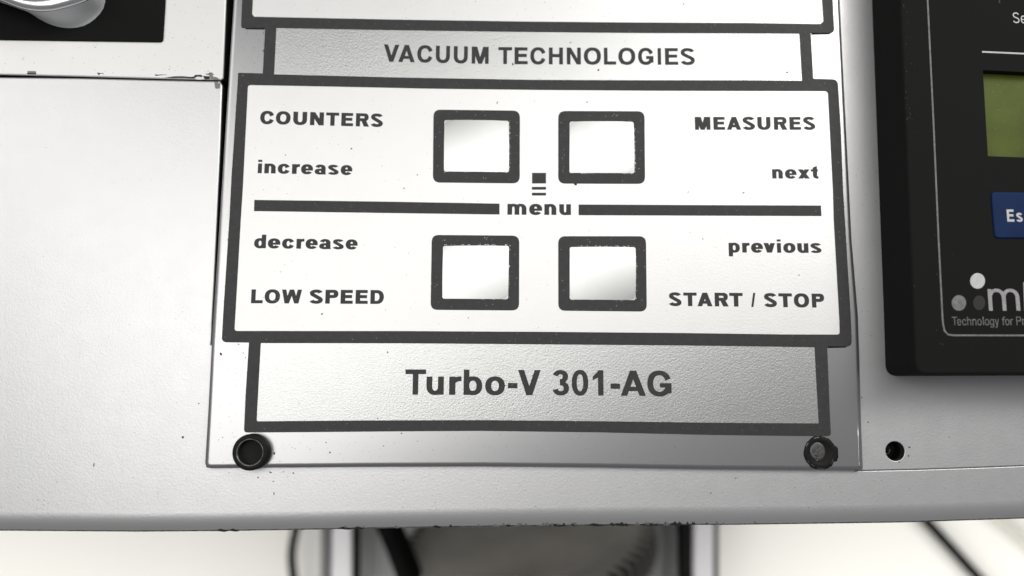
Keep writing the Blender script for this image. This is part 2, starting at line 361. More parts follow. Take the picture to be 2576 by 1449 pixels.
BOLD={'V':"369,0 0,998 265,998 499,365 734,998 1000,998 634,2",'A':"0,1 372,998 624,1000 1000,3 748,1 675,190 326,190 248,0|386,362 611,358 500,659",'C':"454,-11 344,6 244,45 158,103 88,180 39,271 10,371 0,489 8,616 34,716 77,803 135,875 208,935 294,978 389,1003 495,1013 615,1007 745,974 806,944 859,907 906,863 946,812 982,748 998,698 770,610 744,680 715,731 675,774 630,803 570,823 505,827 444,819 389,798 344,765 307,721 279,666 260,603 252,525 255,435 269,362 294,301 334,245 384,205 444,181 510,173 600,185 675,226 730,293 770,390 1000,298 969,225 923,157 866,98 800,53 725,19 645,-2 560,-12",'U':"435,-11 298,12 183,61 92,135 31,230 9,298 0,371 0,998 274,998 274,398 284,321 314,257 364,209 424,182 501,173 578,182 638,210 686,257 716,321 727,398 727,998 999,1000 1000,366 986,275 954,198 917,145 870,98 813,58 753,29 686,7 611,-7",'M':"2,0 0,998 325,998 498,391 675,998 1000,998 998,0 787,3 785,449 609,1 391,1 215,448 213,3",'T':"367,1 365,812 3,814 0,998 1000,999 1000,816 634,812 634,3",'E':"3,0 0,998 982,998 982,816 976,814 302,812 305,614 927,613 932,607 927,427 305,427 302,189 1000,186 1000,1",'H':"3,0 0,998 268,998 271,614 727,613 731,998 1000,999 1000,2 732,2 731,425 271,427 268,3",'N':"3,0 0,998 293,998 738,370 740,998 997,1000 1000,3 706,2 262,629 260,3",'O':"438,-11 330,8 232,47 149,107 83,185 36,275 9,375 0,503 9,625 35,721 78,807 136,880 209,939 293,980 387,1005 499,1013 611,1005 710,979 798,935 869,875 928,798 968,712 993,612 1000,489 991,375 967,285 929,203 874,130 808,72 733,30 644,1 550,-12|457,175 518,173 569,180 616,197 661,225 700,266 728,312 749,366 761,425 765,507 760,580 746,644 723,698 691,745 648,785 597,811 541,825 480,827 429,819 382,802 340,775 304,739 274,693 253,639 239,575 235,498 240,421 254,357 277,303 311,253 354,214 401,189",'L':"3,0 0,998 299,1000 302,189 998,186 1000,3",'G':"438,-11 332,7 235,46 153,104 85,181 38,271 9,375 0,494 9,621 33,716 75,804 133,878 206,937 288,979 380,1004 487,1013 603,1006 724,974 830,911 913,821 970,707 748,610 728,672 699,726 661,771 614,803 559,822 491,827 429,819 378,798 335,766 298,722 271,671 252,607 243,535 245,444 256,375 277,316 327,241 395,193 477,174 574,182 627,204 670,238 706,285 733,339 520,343 520,518 994,520 1000,516 1000,144 961,120 864,119 772,50 666,6 564,-11",'I':"10,0 0,998 989,1000 1000,3",'S':"425,-11 290,5 165,43 70,98 28,139 7,179 256,264 279,223 352,187 442,173 601,182 669,201 708,228 719,248 717,289 697,313 669,328 165,536 109,567 64,603 30,644 7,694 0,748 8,798 34,853 76,898 120,930 222,975 291,994 403,1010 482,1013 623,1005 742,981 849,937 933,871 959,830 708,743 690,780 618,814 482,829 392,819 301,788 280,757 286,716 324,690 832,480 889,448 934,413 969,371 992,321 1000,262 992,207 964,153 929,113 883,78 817,44 714,10 640,-3 510,-13",'u':"440,-11 297,11 188,52 100,112 37,189 13,244 0,330 0,721 336,721 331,335 340,280 365,225 399,187 440,167 501,161 556,167 597,185 635,225 659,280 665,723 999,724 1000,3 665,2 563,-11",'r':"6,0 0,721 503,725 513,702 741,728 979,737 1000,548 928,548 710,528 570,494 510,457 510,3",'b':"429,-11 310,6 304,0 0,3 4,1000 304,1000 310,719 417,735 542,737 642,728 736,706 818,671 885,625 937,571 976,503 1000,403 994,280 960,189 899,112 811,51 705,10 580,-10|477,162 561,168 624,198 669,253 692,330 687,425 655,495 597,544 517,564 436,556 373,523 329,466 310,394 314,303 346,230 404,181",'o':"429,-11 322,4 224,35 141,80 79,136 34,203 7,280 0,380 12,466 41,536 87,598 147,649 222,690 310,718 404,734 523,738 629,730 723,710 810,674 879,630 935,572 973,507 995,435 1000,344 989,262 962,194 920,135 865,85 798,44 723,15 635,-4 541,-12|476,162 560,168 623,198 669,253 691,330 686,425 654,495 597,544 516,564 435,556 372,523 329,466 309,394 314,303 346,230 404,181",'-':"0,270 0,484 1000,480 1000,271",'3':"452,-6 298,11 164,53 105,85 59,121 16,172 0,207 311,268 346,207 419,173 459,167 553,171 593,181 636,203 657,230 666,271 655,335 632,362 580,383 546,391 443,394 433,562 446,648 493,647 553,658 580,668 601,689 610,762 602,789 553,824 486,834 439,832 361,807 342,785 332,747 14,807 63,883 110,921 164,950 291,990 412,1006 493,1007 633,994 754,962 855,907 902,862 928,820 944,766 944,716 931,666 870,585 774,525 855,491 908,456 950,416 984,362 998,316 1000,262 986,203 957,153 912,107 858,71 741,23 667,7 593,-3",'0':"441,-11 337,6 240,43 161,96 94,168 45,253 14,348 0,457 3,585 22,685 58,774 106,848 173,914 249,962 337,994 435,1011 550,1012 654,997 751,962 836,906 904,835 955,748 987,648 1000,539 996,412 977,312 942,225 891,148 824,84 745,35 654,3 556,-11|467,166 514,164 556,173 593,193 623,223 671,316 694,444 689,603 655,725 628,771 593,807 550,829 508,836 465,833 429,820 368,765 325,673 306,553 310,403 338,289 392,206 429,180",'1':"501,0 493,707 6,601 0,748 491,956 501,1000 996,1000 1000,3",'s':"408,-11 287,0 173,24 67,66 0,121 302,203 312,180 340,168 401,155 491,152 582,158 635,169 660,180 661,203 113,405 70,430 21,480 4,557 22,603 79,657 189,702 287,724 401,736 613,733 726,716 824,689 923,636 948,607 651,528 635,550 598,564 476,574 370,563 340,552 335,535 878,332 924,307 959,275 993,230 1000,189 957,103 914,71 817,29 750,12 628,-7"}
THIN={'S':"425,-11 283,7 153,50 61,107 23,148 0,189 153,236 167,207 203,171 235,149 277,133 371,110 572,103 726,137 791,175 811,194 832,235 838,262 826,312 795,353 738,388 208,521 141,550 58,612 27,653 8,703 3,748 11,798 35,848 64,885 109,921 212,971 272,989 401,1009 484,1013 631,1005 761,977 865,930 915,894 948,857 969,821 964,816 815,773 789,816 767,835 702,869 661,881 549,896 419,896 365,889 277,865 241,848 195,812 171,748 180,703 212,663 265,630 789,498 862,467 949,403 982,357 1000,307 998,213 975,162 942,121 898,85 797,34 655,-2 513,-13",'e':"435,-11 325,3 230,32 148,75 84,130 38,194 9,271 0,357 8,448 33,521 75,585 134,639 202,681 284,712 380,731 483,738 599,734 695,717 780,689 855,648 914,598 958,539 987,471 1000,398 999,312 202,307 221,239 263,180 319,138 394,108 490,97 599,106 681,137 749,188 921,135 831,62 722,15 592,-9|200,398 804,398 776,494 714,566 619,613 503,628 387,615 291,570 225,494",'T':"426,0 421,885 3,885 0,998 1000,1000 1000,885 582,885 581,3",'c':"444,-11 334,4 232,35 148,79 83,135 37,198 9,275 0,371 10,457 37,525 82,589 142,642 217,684 300,713 396,732 506,738 630,733 753,708 861,662 944,598 1000,521 822,465 792,516 753,557 705,589 650,611 575,625 492,628 416,619 355,601 306,575 262,539 208,448 199,321 211,266 238,215 286,164 348,127 423,105 506,97 616,105 705,136 774,187 822,259 1000,203 963,148 918,103 863,64 795,31 719,8 636,-7",'h':"4,0 0,998 196,1000 203,998 203,689 310,719 424,735 509,738 630,729 701,716 808,680 898,625 937,589 982,516 997,466 1000,3 797,3 797,421 778,507 723,569 666,601 594,621 502,629 409,622 303,587 256,553 211,485 203,453 203,3",'n':"0,0 0,725 193,725 207,687 300,717 372,730 564,736 699,716 807,680 859,653 932,594 986,507 1000,421 1000,3 796,3 797,421 777,507 722,569 664,601 593,621 500,629 407,622 300,587 253,553 209,485 200,453 200,3",'o':"433,-11 327,3 232,31 148,75 84,130 36,198 9,271 0,362 9,453 33,521 75,585 133,639 206,682 290,713 381,731 492,738 609,733 706,714 797,681 869,637 927,582 969,516 993,444 1000,353 991,271 966,203 927,143 871,89 804,47 726,16 641,-3 544,-12|460,98 596,105 698,144 771,212 810,307 808,430 791,480 762,525 726,562 674,594 615,615 550,626 414,621 355,606 308,585 264,553 228,512 190,416 194,289 212,239 243,194 284,156 336,127 394,107",'l':"18,0 0,998 965,1000 1000,998 1000,3",'g':"438,-289 301,-274 184,-244 86,-195 45,-161 28,-130 184,-76 236,-129 347,-169 523,-180 680,-161 758,-132 805,-88 815,-47 813,48 725,16 647,-2 562,-11 458,-12 373,-5 295,10 223,34 158,68 105,107 60,156 8,266 0,412 13,475 38,535 86,599 152,653 236,696 334,724 458,737 601,733 712,713 810,674 816,725 999,724 1000,-52 994,-93 975,-134 901,-202 789,-252 680,-277 608,-286|458,98 595,105 697,144 771,212 810,307 807,430 790,480 762,525 725,562 673,594 614,615 549,626 412,621 354,606 306,585 262,553 226,512 188,416 192,289 210,239 241,194 282,156 334,127 393,107",'y':"118,-289 118,-181 323,-179 417,-2 393,3 0,724 207,721 507,175 792,721 1000,723 476,-288",'f':"228,1 225,621 218,626 6,626 0,721 220,725 232,798 279,857 327,889 436,935 662,984 799,1000 979,1009 1000,900 852,892 683,865 577,830 534,789 532,725 915,724 919,630 535,626 527,621 527,3",'r':"7,0 0,721 319,725 342,666 469,694 642,719 815,732 988,736 1000,617 781,608 550,574 402,525 343,480 330,457 330,3",'P':"3,0 0,998 663,999 769,982 858,948 907,916 948,875 977,830 995,775 1000,707 992,644 970,589 937,544 894,506 841,475 781,453 716,439 627,433 169,430 169,3|169,548 627,548 680,554 728,568 788,607 823,664 828,744 804,807 744,857 657,883 169,885",'m':"0,0 0,725 118,725 122,694 209,730 275,738 323,735 393,716 428,698 498,634 545,680 607,717 677,735 755,736 799,728 869,697 922,653 948,620 983,548 1000,462 1000,1 876,3 873,485 847,553 808,601 769,621 721,629 672,622 633,603 606,575 572,512 561,453 559,0 437,3 437,421 426,512 397,569 367,602 328,621 279,628 231,622 192,601 163,571 133,512 122,453 122,3"}

def pl(pts, x):
    """piecewise linear with extrapolation"""
    if len(pts) == 1: return pts[0][1]
    for i in range(len(pts) - 1):
        if x <= pts[i + 1][0] or i == len(pts) - 2:
            (a, ya), (b, yb) = pts[i], pts[i + 1]
            return ya + (yb - ya) * (x - a) / (b - a)
def text(name, style, chars, base, cap, origin, k, parent, m, z, th=.03, label=None):
    """chars: (character, left, right) in an enlarged crop of the picture (origin, factor k)"""
    bm = B()
    for ch, x0, x1 in chars:
        sets = [[tuple(float(v) / 1000 for v in p.split(',')) for p in c.split(' ')] for c in style[ch].split('|')]
        loops = []
        for c in sets:
            L = []
            for gx, gy in c:
                X = x0 + gx * (x1 - x0)
                yb = pl(base, X); h = pl(cap, X) if isinstance(cap, list) else cap
                Y = yb - gy * h
                u = ((origin[0] + X / k) / 1.565217, (origin[1] + Y / k) / 1.565217)
                sl = (u[0] - 1388) * 6.8e-5
                u = (u[0] - gy * h / k / 1.565217 * sl, u[1])
                L.append(at(u[0], u[1], z).xy)
            loops.append(L)
        # outer loops with their holes
        big = [L for L in loops if not any(inside(L[0], [M]) for M in loops if M is not L)]
        for O in big:
            hs = [L for L in loops if L is not O and inside(L[0], [O])]
            slab(bm, O, z - .005 * MM, z + th * MM, hs)
    return obj(name, bm, m, parent, label)

# ================================================================== housing
ZF = -1.0 * MM                    # top of the housing fascia; the faceplate's top is z = 0
hc = at(1288, 724, -100 * MM)
housing = thing('instrument_housing', 'silver painted instrument housing with textured finish, holding the keypad faceplate and the black display unit', 'housing', (hc.x, hc.y, -100 * MM))
EDGE = [(-420, 1330), (-200, 1333), (0, 1335), (347, 1337.5), (556, 1336), (720, 1333.5), (830, 1331.5), (894, 1330), (1080, 1327), (1275, 1324.2), (1500, 1322), (1725, 1320.4), (1838, 1320.4), (2050, 1317.5), (2265, 1314.4), (2420, 1309.5), (2576, 1304.4), (2780, 1297), (3000, 1289)]
RE = 5.0 * MM
AE = math.radians(37)             # the lower edge is rolled over by this angle
sil = [at(x, y, ZF - RE * (1 - math.cos(AE))) for x, y in EDGE]
flatedge = [Vector((p.x, p.y + RE * math.sin(AE))) for p in sil]
top_r = at(3000, -500, ZF).xy; top_m = at(640, -500, ZF).xy
slotL = P([(531, 866), (533.5, 820), (539.3, 703), (548, 500), (553.5, 380), (557.5, 260), (559, 214)], ZF)
seam = P([(553, 204.3), (545.6, 203.6), (409, 201), (200, 196), (0, 193.5), (-420, 187)], ZF)
under = P([(640, -500), (604, 217), (575, 640), (556, 868)], ZF)
outl = flatedge + [top_r] + under + slotL + seam
bw = [0.0] * len(flatedge) + [0.0] + [0.0] * len(under) + [1.0] * (len(slotL) + len(seam))
bw[-1] = 0.0; bw[0] = 0.0
groove = P([(2150, 1183.3), (2300, 1180.2), (2576, 1170.5), (3050, 1154)], ZF)
groove = P([(2150, 1183.2), (2300, 1180.0), (2440, 1175.5), (2576, 1170.3), (2950, 1156), (2950, 1158.2), (2576, 1172.7), (2440, 1178), (2300, 1182.5), (2150, 1185.8)], ZF)
hole = circ(2252, 1135, 24 * U, 40, ZF)
hole_l = circ(634, 1138, 30 * U, 32, ZF)
bm = B()
slab(bm, outl, ZF - 1.5 * MM, ZF, [hole, groove], .28 * MM, 4, bw, hole_bev=.1 * MM, wall=1)  # side walls coloured near black, shade of the slot and seam painted in
# rolled lower edge
prev = None
for k in range(13):
    a = AE * k / 12
    ring = [bm.verts.new((f.x, f.y - RE * math.sin(a), ZF - RE * (1 - math.cos(a)))) for f in flatedge]
    if prev:
        for i in range(len(ring) - 1):
            f = bm.faces.new([prev[i], ring[i], ring[i + 1], prev[i + 1]]); f.smooth = True
            f.material_index = 3 if k >= 12 else 0  # last strip coloured dark: grime, with edge shade painted in
    prev = ring
low = [bm.verts.new((v.co.x, v.co.y, ZF - 14 * MM)) for v in prev]
for i in range(len(low) - 1):
    bm.faces.new([prev[i], low[i], low[i + 1], prev[i + 1]])
# dirt that sits on the paint
zf = ZF + .02 * MM
for x, y, l_, w_, a in ((460, 1100, 8, 7, .6), (556 - 8, 1023, 4, 3, 0), (738, 1190, 5, 4, .3), (649, 1201, 5, 5, 0), (688, 1211, 6, 3, 0), (689, 1242, 3, 9, 0.1), (680, 1188, 9, 3, -.5), (713, 1187, 4, 3, 0), (576, 1190, 4, 2, 0), (2288, 1125, 6, 4, 0), (2286, 1147, 5, 4, .5), (2262, 1163, 4, 3, .2), (2388, 1100, 4, 2, 1), (1850, 1203, 5, 2, .2), (1788, 1240, 4, 4, 0), (2184, 1062, 5, 3, .4), (500, 1015, 4, 3, .2), (236, 1170, 4, 14, .1)):
    fleck(bm, x, y, zf, l_, w_, a, 1 if (x, y) != (236, 1170) else 2)
fleck(bm, 203, 1301, zf - .25 * MM, 20, 6, .05, 1)
for i in range(150):
    x, y = random.uniform(0, 2576), random.uniform(1195, 1285)
    fleck(bm, x, y, zf, random.uniform(1.2, 3.2), random.uniform(.8, 1.8), random.uniform(0, 3), random.choice((1, 2, 2)))
for i in range(90):
    x, y = random.uniform(0, 505), random.uniform(240, 1200)
    fleck(bm, x, y, zf, random.uniform(1.2, 3), random.uniform(.8, 1.8), random.uniform(0, 3), 2)
for i in range(80):
    y = random.uniform(0, 900); x = random.uniform(2135, 2190) + y * .04
    fleck(bm, x, y, zf, random.uniform(1.2, 3), random.uniform(.8, 1.8), random.uniform(0, 3), random.choice((1, 2, 2)))
# worn paint along the rolled edge
def edge_fleck(px, ln, a0, a1, m):
    for i in range(len(EDGE) - 1):
        if EDGE[i][0] <= px < EDGE[i + 1][0]:
            t = (px - EDGE[i][0]) / (EDGE[i + 1][0] - EDGE[i][0])
            f = flatedge[i].lerp(flatedge[i + 1], t); break
    r = RE + .02 * MM
    q = []
    for s, a in ((-1, a0), (-.3, a0 - .06), (1, a0 + .03), (1.1, a1), (.2, a1 + .05), (-1, a1)):
        q.append(bm.verts.new((f.x + s * ln * U / 2, f.y - r * math.sin(a), ZF - RE + r * math.cos(a))))
    fa = bm.faces.new(q); fa.normal_update()
    if fa.normal.z < 0: fa.normal_flip()
    fa.material_index = m
for i in range(45):
    px = random.choice((random.uniform(850, 1900), random.uniform(1150, 1850), random.uniform(1250, 1800)))
    a = random.uniform(.54, .605)
    edge_fleck(px, random.uniform(3, 13), a, a + random.uniform(.015, .035), random.choice((1, 2, 2)))
for px, ln in ((560, 30), (590, 26), (870, 40), (905, 30), (1100, 24), (1400, 60), (1500, 45), (1560, 50), (1640, 60), (1700, 40)):
    edge_fleck(px, ln, .605, .632, 1)
obj('front_panel', bm, [M_paint, M_dirt_shade, M_dust, M_grime_shade], housing)

# upper left panel above the seam
bm = B()
upo = rr([(-420, -500), (595, -500), (568.5, 0), (561, 196), (556, 200.3), (546, 200), (409, 197.2), (200, 191.5), (0, 187), (-420, 180)], 0)
uph = rr([(-420, -480), (424, -480), (415.5, 0), (409, 105.5), (390, 105.0), (0, 99.5), (-200, 96)], [0, 0, 0, 9, 0, 0, 0])
ZU = ZF + .15 * MM
slab(bm, P(upo, ZU), ZU - 3 * MM, ZU, [], .25 * MM, 4, wall=1)  # side walls coloured near black as painted seam shade
zc = ZU + .02 * MM
def poly(bm, pts, z, m):
    L = [bm.verts.new(at(x, y, z)) for x, y in pts]
    f = bm.faces.new(L); f.normal_update()
    if f.normal.z < 0: f.normal_flip()
    f.material_index = m
def cp(pts, ox, oy, k):
    return [((ox + x / k) / 1.565217, (oy + y / k) / 1.565217) for x, y in pts]
poly(bm, cp([(65, 345), (110, 352), (300, 350), (470, 356), (440, 365), (250, 372), (120, 390), (95, 385)], 600, 250, 8.05), zc, 1)
poly(bm, cp([(390, 440), (560, 425), (700, 405), (940, 402), (1050, 412), (1200, 425), (1320, 412), (1340, 365), (1440, 355), (1550, 360), (1590, 400), (1560, 430), (1420, 410), (1330, 470), (1200, 468), (1000, 455), (800, 455), (600, 455)], 600, 250, 8.05), zc, 1)
poly(bm, cp([(1400, 425), (1500, 430), (1600, 460), (1650, 500), (1500, 515), (1380, 505), (1340, 470)], 600, 250, 8.05), zc + .01 * MM, 3)
poly(bm, cp([(1590, 400), (1690, 395), (1740, 400), (1810, 400), (1830, 470), (1760, 500), (1660, 490), (1620, 440)], 600, 250, 8.05), zc, 1)
poly(bm, cp([(1680, 325), (1760, 325), (1800, 300), (1850, 272), (1910, 300), (1950, 350), (1980, 410), (2080, 460), (2120, 490), (2030, 520), (1900, 490), (1840, 470), (1810, 380), (1750, 350), (1700, 350)], 600, 250, 8.05), zc + .01 * MM, 2)
poly(bm, cp([(1905, 375), (1945, 360), (1990, 400), (1985, 425), (1940, 420)], 600, 250, 8.05), zc + .02 * MM, 4)
poly(bm, cp([(1680, 318), (1740, 335), (1800, 312), (1820, 290), (1830, 300), (1800, 340), (1730, 358)], 600, 250, 8.05), zc + .02 * MM, 1)
poly(bm, cp([(1740, 235), (1780, 232), (1785, 252), (1755, 255)], 600, 250, 8.05), zc, 2)
poly(bm, cp([(252, 655), (330, 655), (335, 680), (255, 680)], 0, 0, 2.342), zc, 2)
poly(bm, cp([(248, 672), (330, 675), (334, 684), (252, 683)], 0, 0, 2.342), zc + .01 * MM, 1)
poly(bm, cp([(895, 668), (930, 676), (950, 672), (958, 690), (940, 694), (905, 690)], 0, 0, 2.342), zc, 1)
poly(bm, cp([(915, 684), (950, 680), (955, 694), (930, 697)], 0, 0, 2.342), zc + .01 * MM, 4)
for i in range(60):
    x, y = random.uniform(0, 550), random.uniform(110, 185)
    if i % 3 == 0: x, y = random.uniform(425, 555), random.uniform(0, 185)
    fleck(bm, x, y, zc, random.uniform(1.2, 4), random.uniform(1, 2.2), random.uniform(0, 3), 2)
obj('upper_panel', bm, [M_paint_up, M_dirt_shade, M_dust, M_paint, M_bright], housing, 'bright silver upper panel with chipped paint along its seam')
# chip in the corner of the front panel below the seam
bm = B()
for pts, m in (([(1975, 575), (2060, 590), (2110, 640), (2140, 560), (2140, 715), (2130, 790), (2020, 800), (1985, 690)], 2), ([(2085, 640), (2138, 560), (2140, 715), (2100, 700)], 1), ([(1968, 575), (1990, 580), (1995, 690), (2030, 800), (2005, 800), (1975, 690)], 0)):
    poly(bm, cp(pts, 600, 250, 8.05), ZF + (.015 + .01 * m) * MM, m)
obj('paint_chip', bm, [M_dirt_shade, M_bright, M_dust], housing, 'chipped corner showing bare metal')
# floor of the shallow bend groove, and the box behind the fascia
bm = B()
flat(bm, P([(2140, 1178), (2300, 1174), (2576, 1164), (2960, 1150), (2960, 1164), (2576, 1178), (2300, 1188), (2140, 1190)], ZF), ZF - .16 * MM)
obj('groove_floor', bm, M_groove_shade, housing)  # floor coloured dark so the groove reads as a shaded line
bm = B()
bl, br = at(-380, 1270, ZF), at(2960, 1230, ZF)
slab(bm, [Vector((bl.x, bl.y + .002)), Vector((br.x, bl.y + .002)), Vector((br.x, at(0, -480, ZF).y)), Vector((bl.x, at(0, -480, ZF).y))], -100 * MM, -4.6 * MM)
obj('body', bm, M_black, housing)
# screw sunk in the right hand hole
hp = at(2252, 1135, ZF)
bm = B()
lathe(bm, (hp.x, hp.y, 0), [(24.2 * U, ZF - .1 * MM), (23.8 * U, ZF - 3.4 * MM)], 40, 0, False)
for f in bm.faces: f.normal_flip()
lathe(bm, (hp.x - 7 * U, hp.y + 1 * U, 0), [(15 * U, ZF - 3.5 * MM), (15 * U, ZF - 2.4 * MM), (13.5 * U, ZF - 2.15 * MM), (9 * U, ZF - 2.1 * MM), (8 * U, ZF - 3.1 * MM)], 32, 0)
obj('screw', bm, M_screw, housing, 'dark screw sunk in its round hole')

# ================================================================== keypad faceplate
pc = at(1288, 724, ZF)
panel = thing('control_panel', 'raised silver keypad faceplate with dark grey printed frames, four keys and black lettering', 'control panel', (pc.x, pc.y, ZF))
PLATE = [(602, -300), (587, 0), (572.8, 217), (557.5, 460), (541.8, 703), (531.4, 860), (522, 1040), (514.5, 1165), (518, 1176.5), (533, 1178.6), (700, 1176.8), (921, 1175), (1214, 1173.8), (1500, 1176.3), (1789, 1181), (2000, 1182.6), (2160, 1183.6), (2171, 1182.5), (2172.5, 1176), (2168, 1060), (2163.5, 891), (2160, 792), (2144, 600), (2135, 420), (2126, 243), (2114, 0), (2098, -300)]
bm = B()
slab(bm, P(PLATE, 0), ZF, 0, [], 1.1 * MM, 7, wall=1, a0=math.radians(48))  # plate's side wall coloured near black as painted edge shade
zp = .02 * MM
for x, y, l_, w_, a in ((556, 891, 9, 6, -.9), (690, 1141, 5, 8, 0), (830, 1138, 4, 5, 0), (965, 1122, 4, 4, 0), (560, 1100, 3, 3, 0), (735, 1125, 3, 2, 0), (820, 1113, 3, 4, 0), (704, 1160, 3, 2, 0), (1010, 1090, 5, 3, 0), (626, 1103, 3, 3, 0), (780, 1130, 4, 2, .5), (540, 733, 4, 4, 0), (663, 128, 5, 7, .7), (604, 200, 4, 4, 0), (2168, 1000, 2, 6, 0), (612, 888, 5, 3, -.5), (618, 900, 4, 3, -.4), (600, 866, 6, 3, -.4)):
    fleck(bm, x, y, zp, l_, w_, a, 1)
for i in range(170):
    r = random.random()
    if r < .6: x, y = random.uniform(560, 1700), random.uniform(1092, 1165)
    elif r < .8: x, y = random.uniform(540, 605), random.uniform(900, 1165)
    else: x, y = random.uniform(607, 655), random.uniform(75, 180)
    fleck(bm, x, y, zp, random.uniform(1, 3.4), random.uniform(.8, 1.8), random.uniform(0, 3), random.choice((1, 2, 2)))
obj('faceplate', bm, [M_plate, M_dirt_shade, M_dust], panel)

W_TOP = [(652, -250), (636, 0), (634, 35), (639.5, 42), (690, 43), (1000, 49.3), (1341.7, 54.4), (1600, 56.5), (1884.8, 57.8), (2064, 60.3), (2071.6, 53.3), (2068, 0), (2052, -250)]
W_STRIP = [(695, 70.2), (1000, 75.8), (1341.7, 80.4), (1600, 82.6), (1884.8, 83.8), (2011, 84.6), (2018, 203), (1884.8, 201.9), (1600, 201.8), (1341.7, 200.9), (1000, 194.8), (689.3, 186.9)]
W_MAIN = rr([(623.6, 213.5), (850, 217.8), (1086, 222.8), (1370, 226), (1661, 228), (2082.7, 229), (2095.7, 479), (2097.6, 549.5), (2112, 807.4), (2112.6, 841.6), (1980.6, 841.3), (1725, 837.8), (1380, 834.8), (1022, 832.8), (589.4, 832.5), (596, 720), (605.6, 549.4), (610.8, 469.5)], [7, 0, 0, 0, 0, 8, 0, 0, 0, 7, 0, 0, 0, 0, 8, 0, 0, 0])
W_LOW = rr([(655.8, 863), (1022, 863.6), (1400, 866.5), (1725, 869), (2049.4, 873.3), (2052.8, 941), (2060, 1065.2), (1789, 1063.3), (1500, 1059.5), (1214, 1056.8), (900, 1057.8), (645.2, 1059.8), (650.5, 960)], [2, 0, 0, 0, 2, 0, 3, 0, 0, 0, 0, 5, 0])
BORDER = rr([(626, -250), (609, 0), (606.6, 60), (607, 70.5), (667, 70.0), (661, 184.6), (598, 183), (598.8, 191.7), (582, 449.6), (577, 549), (561, 795.5), (557.5, 861), (626.2, 861.8), (617.5, 995.6), (613.6, 1088.2), (800, 1087), (1000, 1085.2), (1214, 1084), (1500, 1087.5), (1789, 1094), (2000, 1096.6), (2090.6, 1097.2), (2087.7, 1040), (2084.4, 958), (2081, 871), (2143, 871.5), (2142, 837), (2140, 792), (2125.4, 549), (2121, 479), (2115.5, 330), (2107.6, 199.7), (2046, 197.8), (2039.7, 82.6), (2099.5, 82.6), (2098, 60), (2095, 0), (2079, -250)],
            [0, 0, 0, 9, 0, 0, 11, 0, 0, 0, 0, 13, 0, 0, 9, 0, 0, 0, 0, 0, 0, 9, 0, 0, 0, 13, 0, 0, 0, 0, 0, 14, 0, 0, 13, 0, 0, 0])
def grow(pts, d, z):
    return inset(ccw(P(pts, z)), -d * U)
bm = B()
holes = [P(h, .08 * MM) for h in (W_TOP[1:-1] + [(2056, -200), (647, -200)], W_STRIP, W_MAIN, W_LOW)]
slab(bm, P(BORDER, .08 * MM), .004 * MM, .08 * MM, holes)
for q in ([(617, 70), (666, 69.6), (666, 74), (618, 73.2)], [(2041.5, 83), (2090, 83), (2088, 86), (2041.5, 87)], [(2082.5, 871), (2131, 871.8), (2127, 874.5), (2082.5, 875.5)]):
    slab(bm, P(q, .06 * MM), .004 * MM, .06 * MM, mat=1)  # black slivers painted in for the shadow lines under the frame
# nicked edge of the printed frame
for i in range(110):
    t = random.random()
    y = 70 + t * 1010
    if y < 185: x = 663
    elif y < 862: x = 598.5 - (y - 187) * .0605
    else: x = 626 - (y - 862) * .054
    if random.random() < .35:
        y = random.uniform(195, 1080); x = 2107 + (y - 200) * .055 if y < 870 else 2082 + (y - 870) * .04
    fleck(bm, x + random.uniform(-1, 1), y, .09 * MM, random.uniform(1, 2.6), random.uniform(1, 2.5), 0, random.choice((1, 1, 2)))
for i in range(160):
    x, y = random.choice(((random.uniform(600, 2100), random.uniform(196, 204)), (random.uniform(640, 2080), random.uniform(846, 858)), (random.uniform(620, 2080), random.uniform(1068, 1084)), (random.uniform(612, 2090), random.uniform(60, 70)), (random.uniform(570, 590), random.uniform(460, 800)), (random.uniform(2110, 2118), random.uniform(240, 840))))
    fleck(bm, x, y, .09 * MM, random.uniform(1, 2.4), random.uniform(.8, 1.6), random.uniform(0, 3), random.choice((1, 1, 2)))
obj('printed_frame', bm, [M_ink, M_black, M_dust], panel)

FLK = {'name': [(884, 374, 6, 4, .2), (1016, 474, 4, 4, 0), (1251, 258, 3, 8, -.3), (1448, 464, 9, 6, -.4), (1491, 538, 5, 4, .5), (1050, 440, 4, 3, 0), (718, 390, 4, 3, 0), (1477, 257, 3, 7, -.2), (1870, 485, 9, 3, .5), (1731, 943 - 460, 4, 3, .3), (1768, 601, 4, 3, .5), (2010, 692, 5, 3, .5), (1178, 915 - 115, 4, 3, 1), (810, 790, 7, 4, .6), (1520, 708, 5, 4, .6), (1160, 640, 4, 3, 0), (1530, 678, 3, 6, -.6)]}
FLK_N = 0
def film(pts, n, box_, spots=(), label=None, dens=(1, 2, 2, 2), m=None):
    bm = B()
    slab(bm, grow(pts, 1.5, .03 * MM), .003 * MM, .03 * MM)
    for i in range(n):
        fleck(bm, random.uniform(box_[0], box_[2]), random.uniform(box_[1], box_[3]), .036 * MM, random.uniform(1, 3.2) * (1.6 if random.random() < .12 else 1), random.uniform(.8, 1.7), random.uniform(.3, 1.2), random.choice(dens))
    for s in spots:
        fleck(bm, s[0], s[1], .037 * MM, *s[2:], 1)
    return obj('label_film', bm, [m or M_film, M_dirt_shade, M_dust], panel, label)
film(W_TOP, 60, (660, 0, 2050, 50), [(1720, 10, 4, 6, -.3)], 'white blank upper field')
film(W_STRIP, 90, (700, 90, 2000, 195), [(1980, 182, 10, 5, .4), (1290, 161, 5, 9, .3), (1563, 159, 5, 4, .5), (1505, 176, 5, 8, -.3), (1435, 107, 5, 4, 0), (870, 165, 4, 3, 0)], 'silver strip field', m=M_film_grey)
film(W_MAIN, 220, (630, 240, 2075, 825), FLK['name'], 'wide white keypad field')
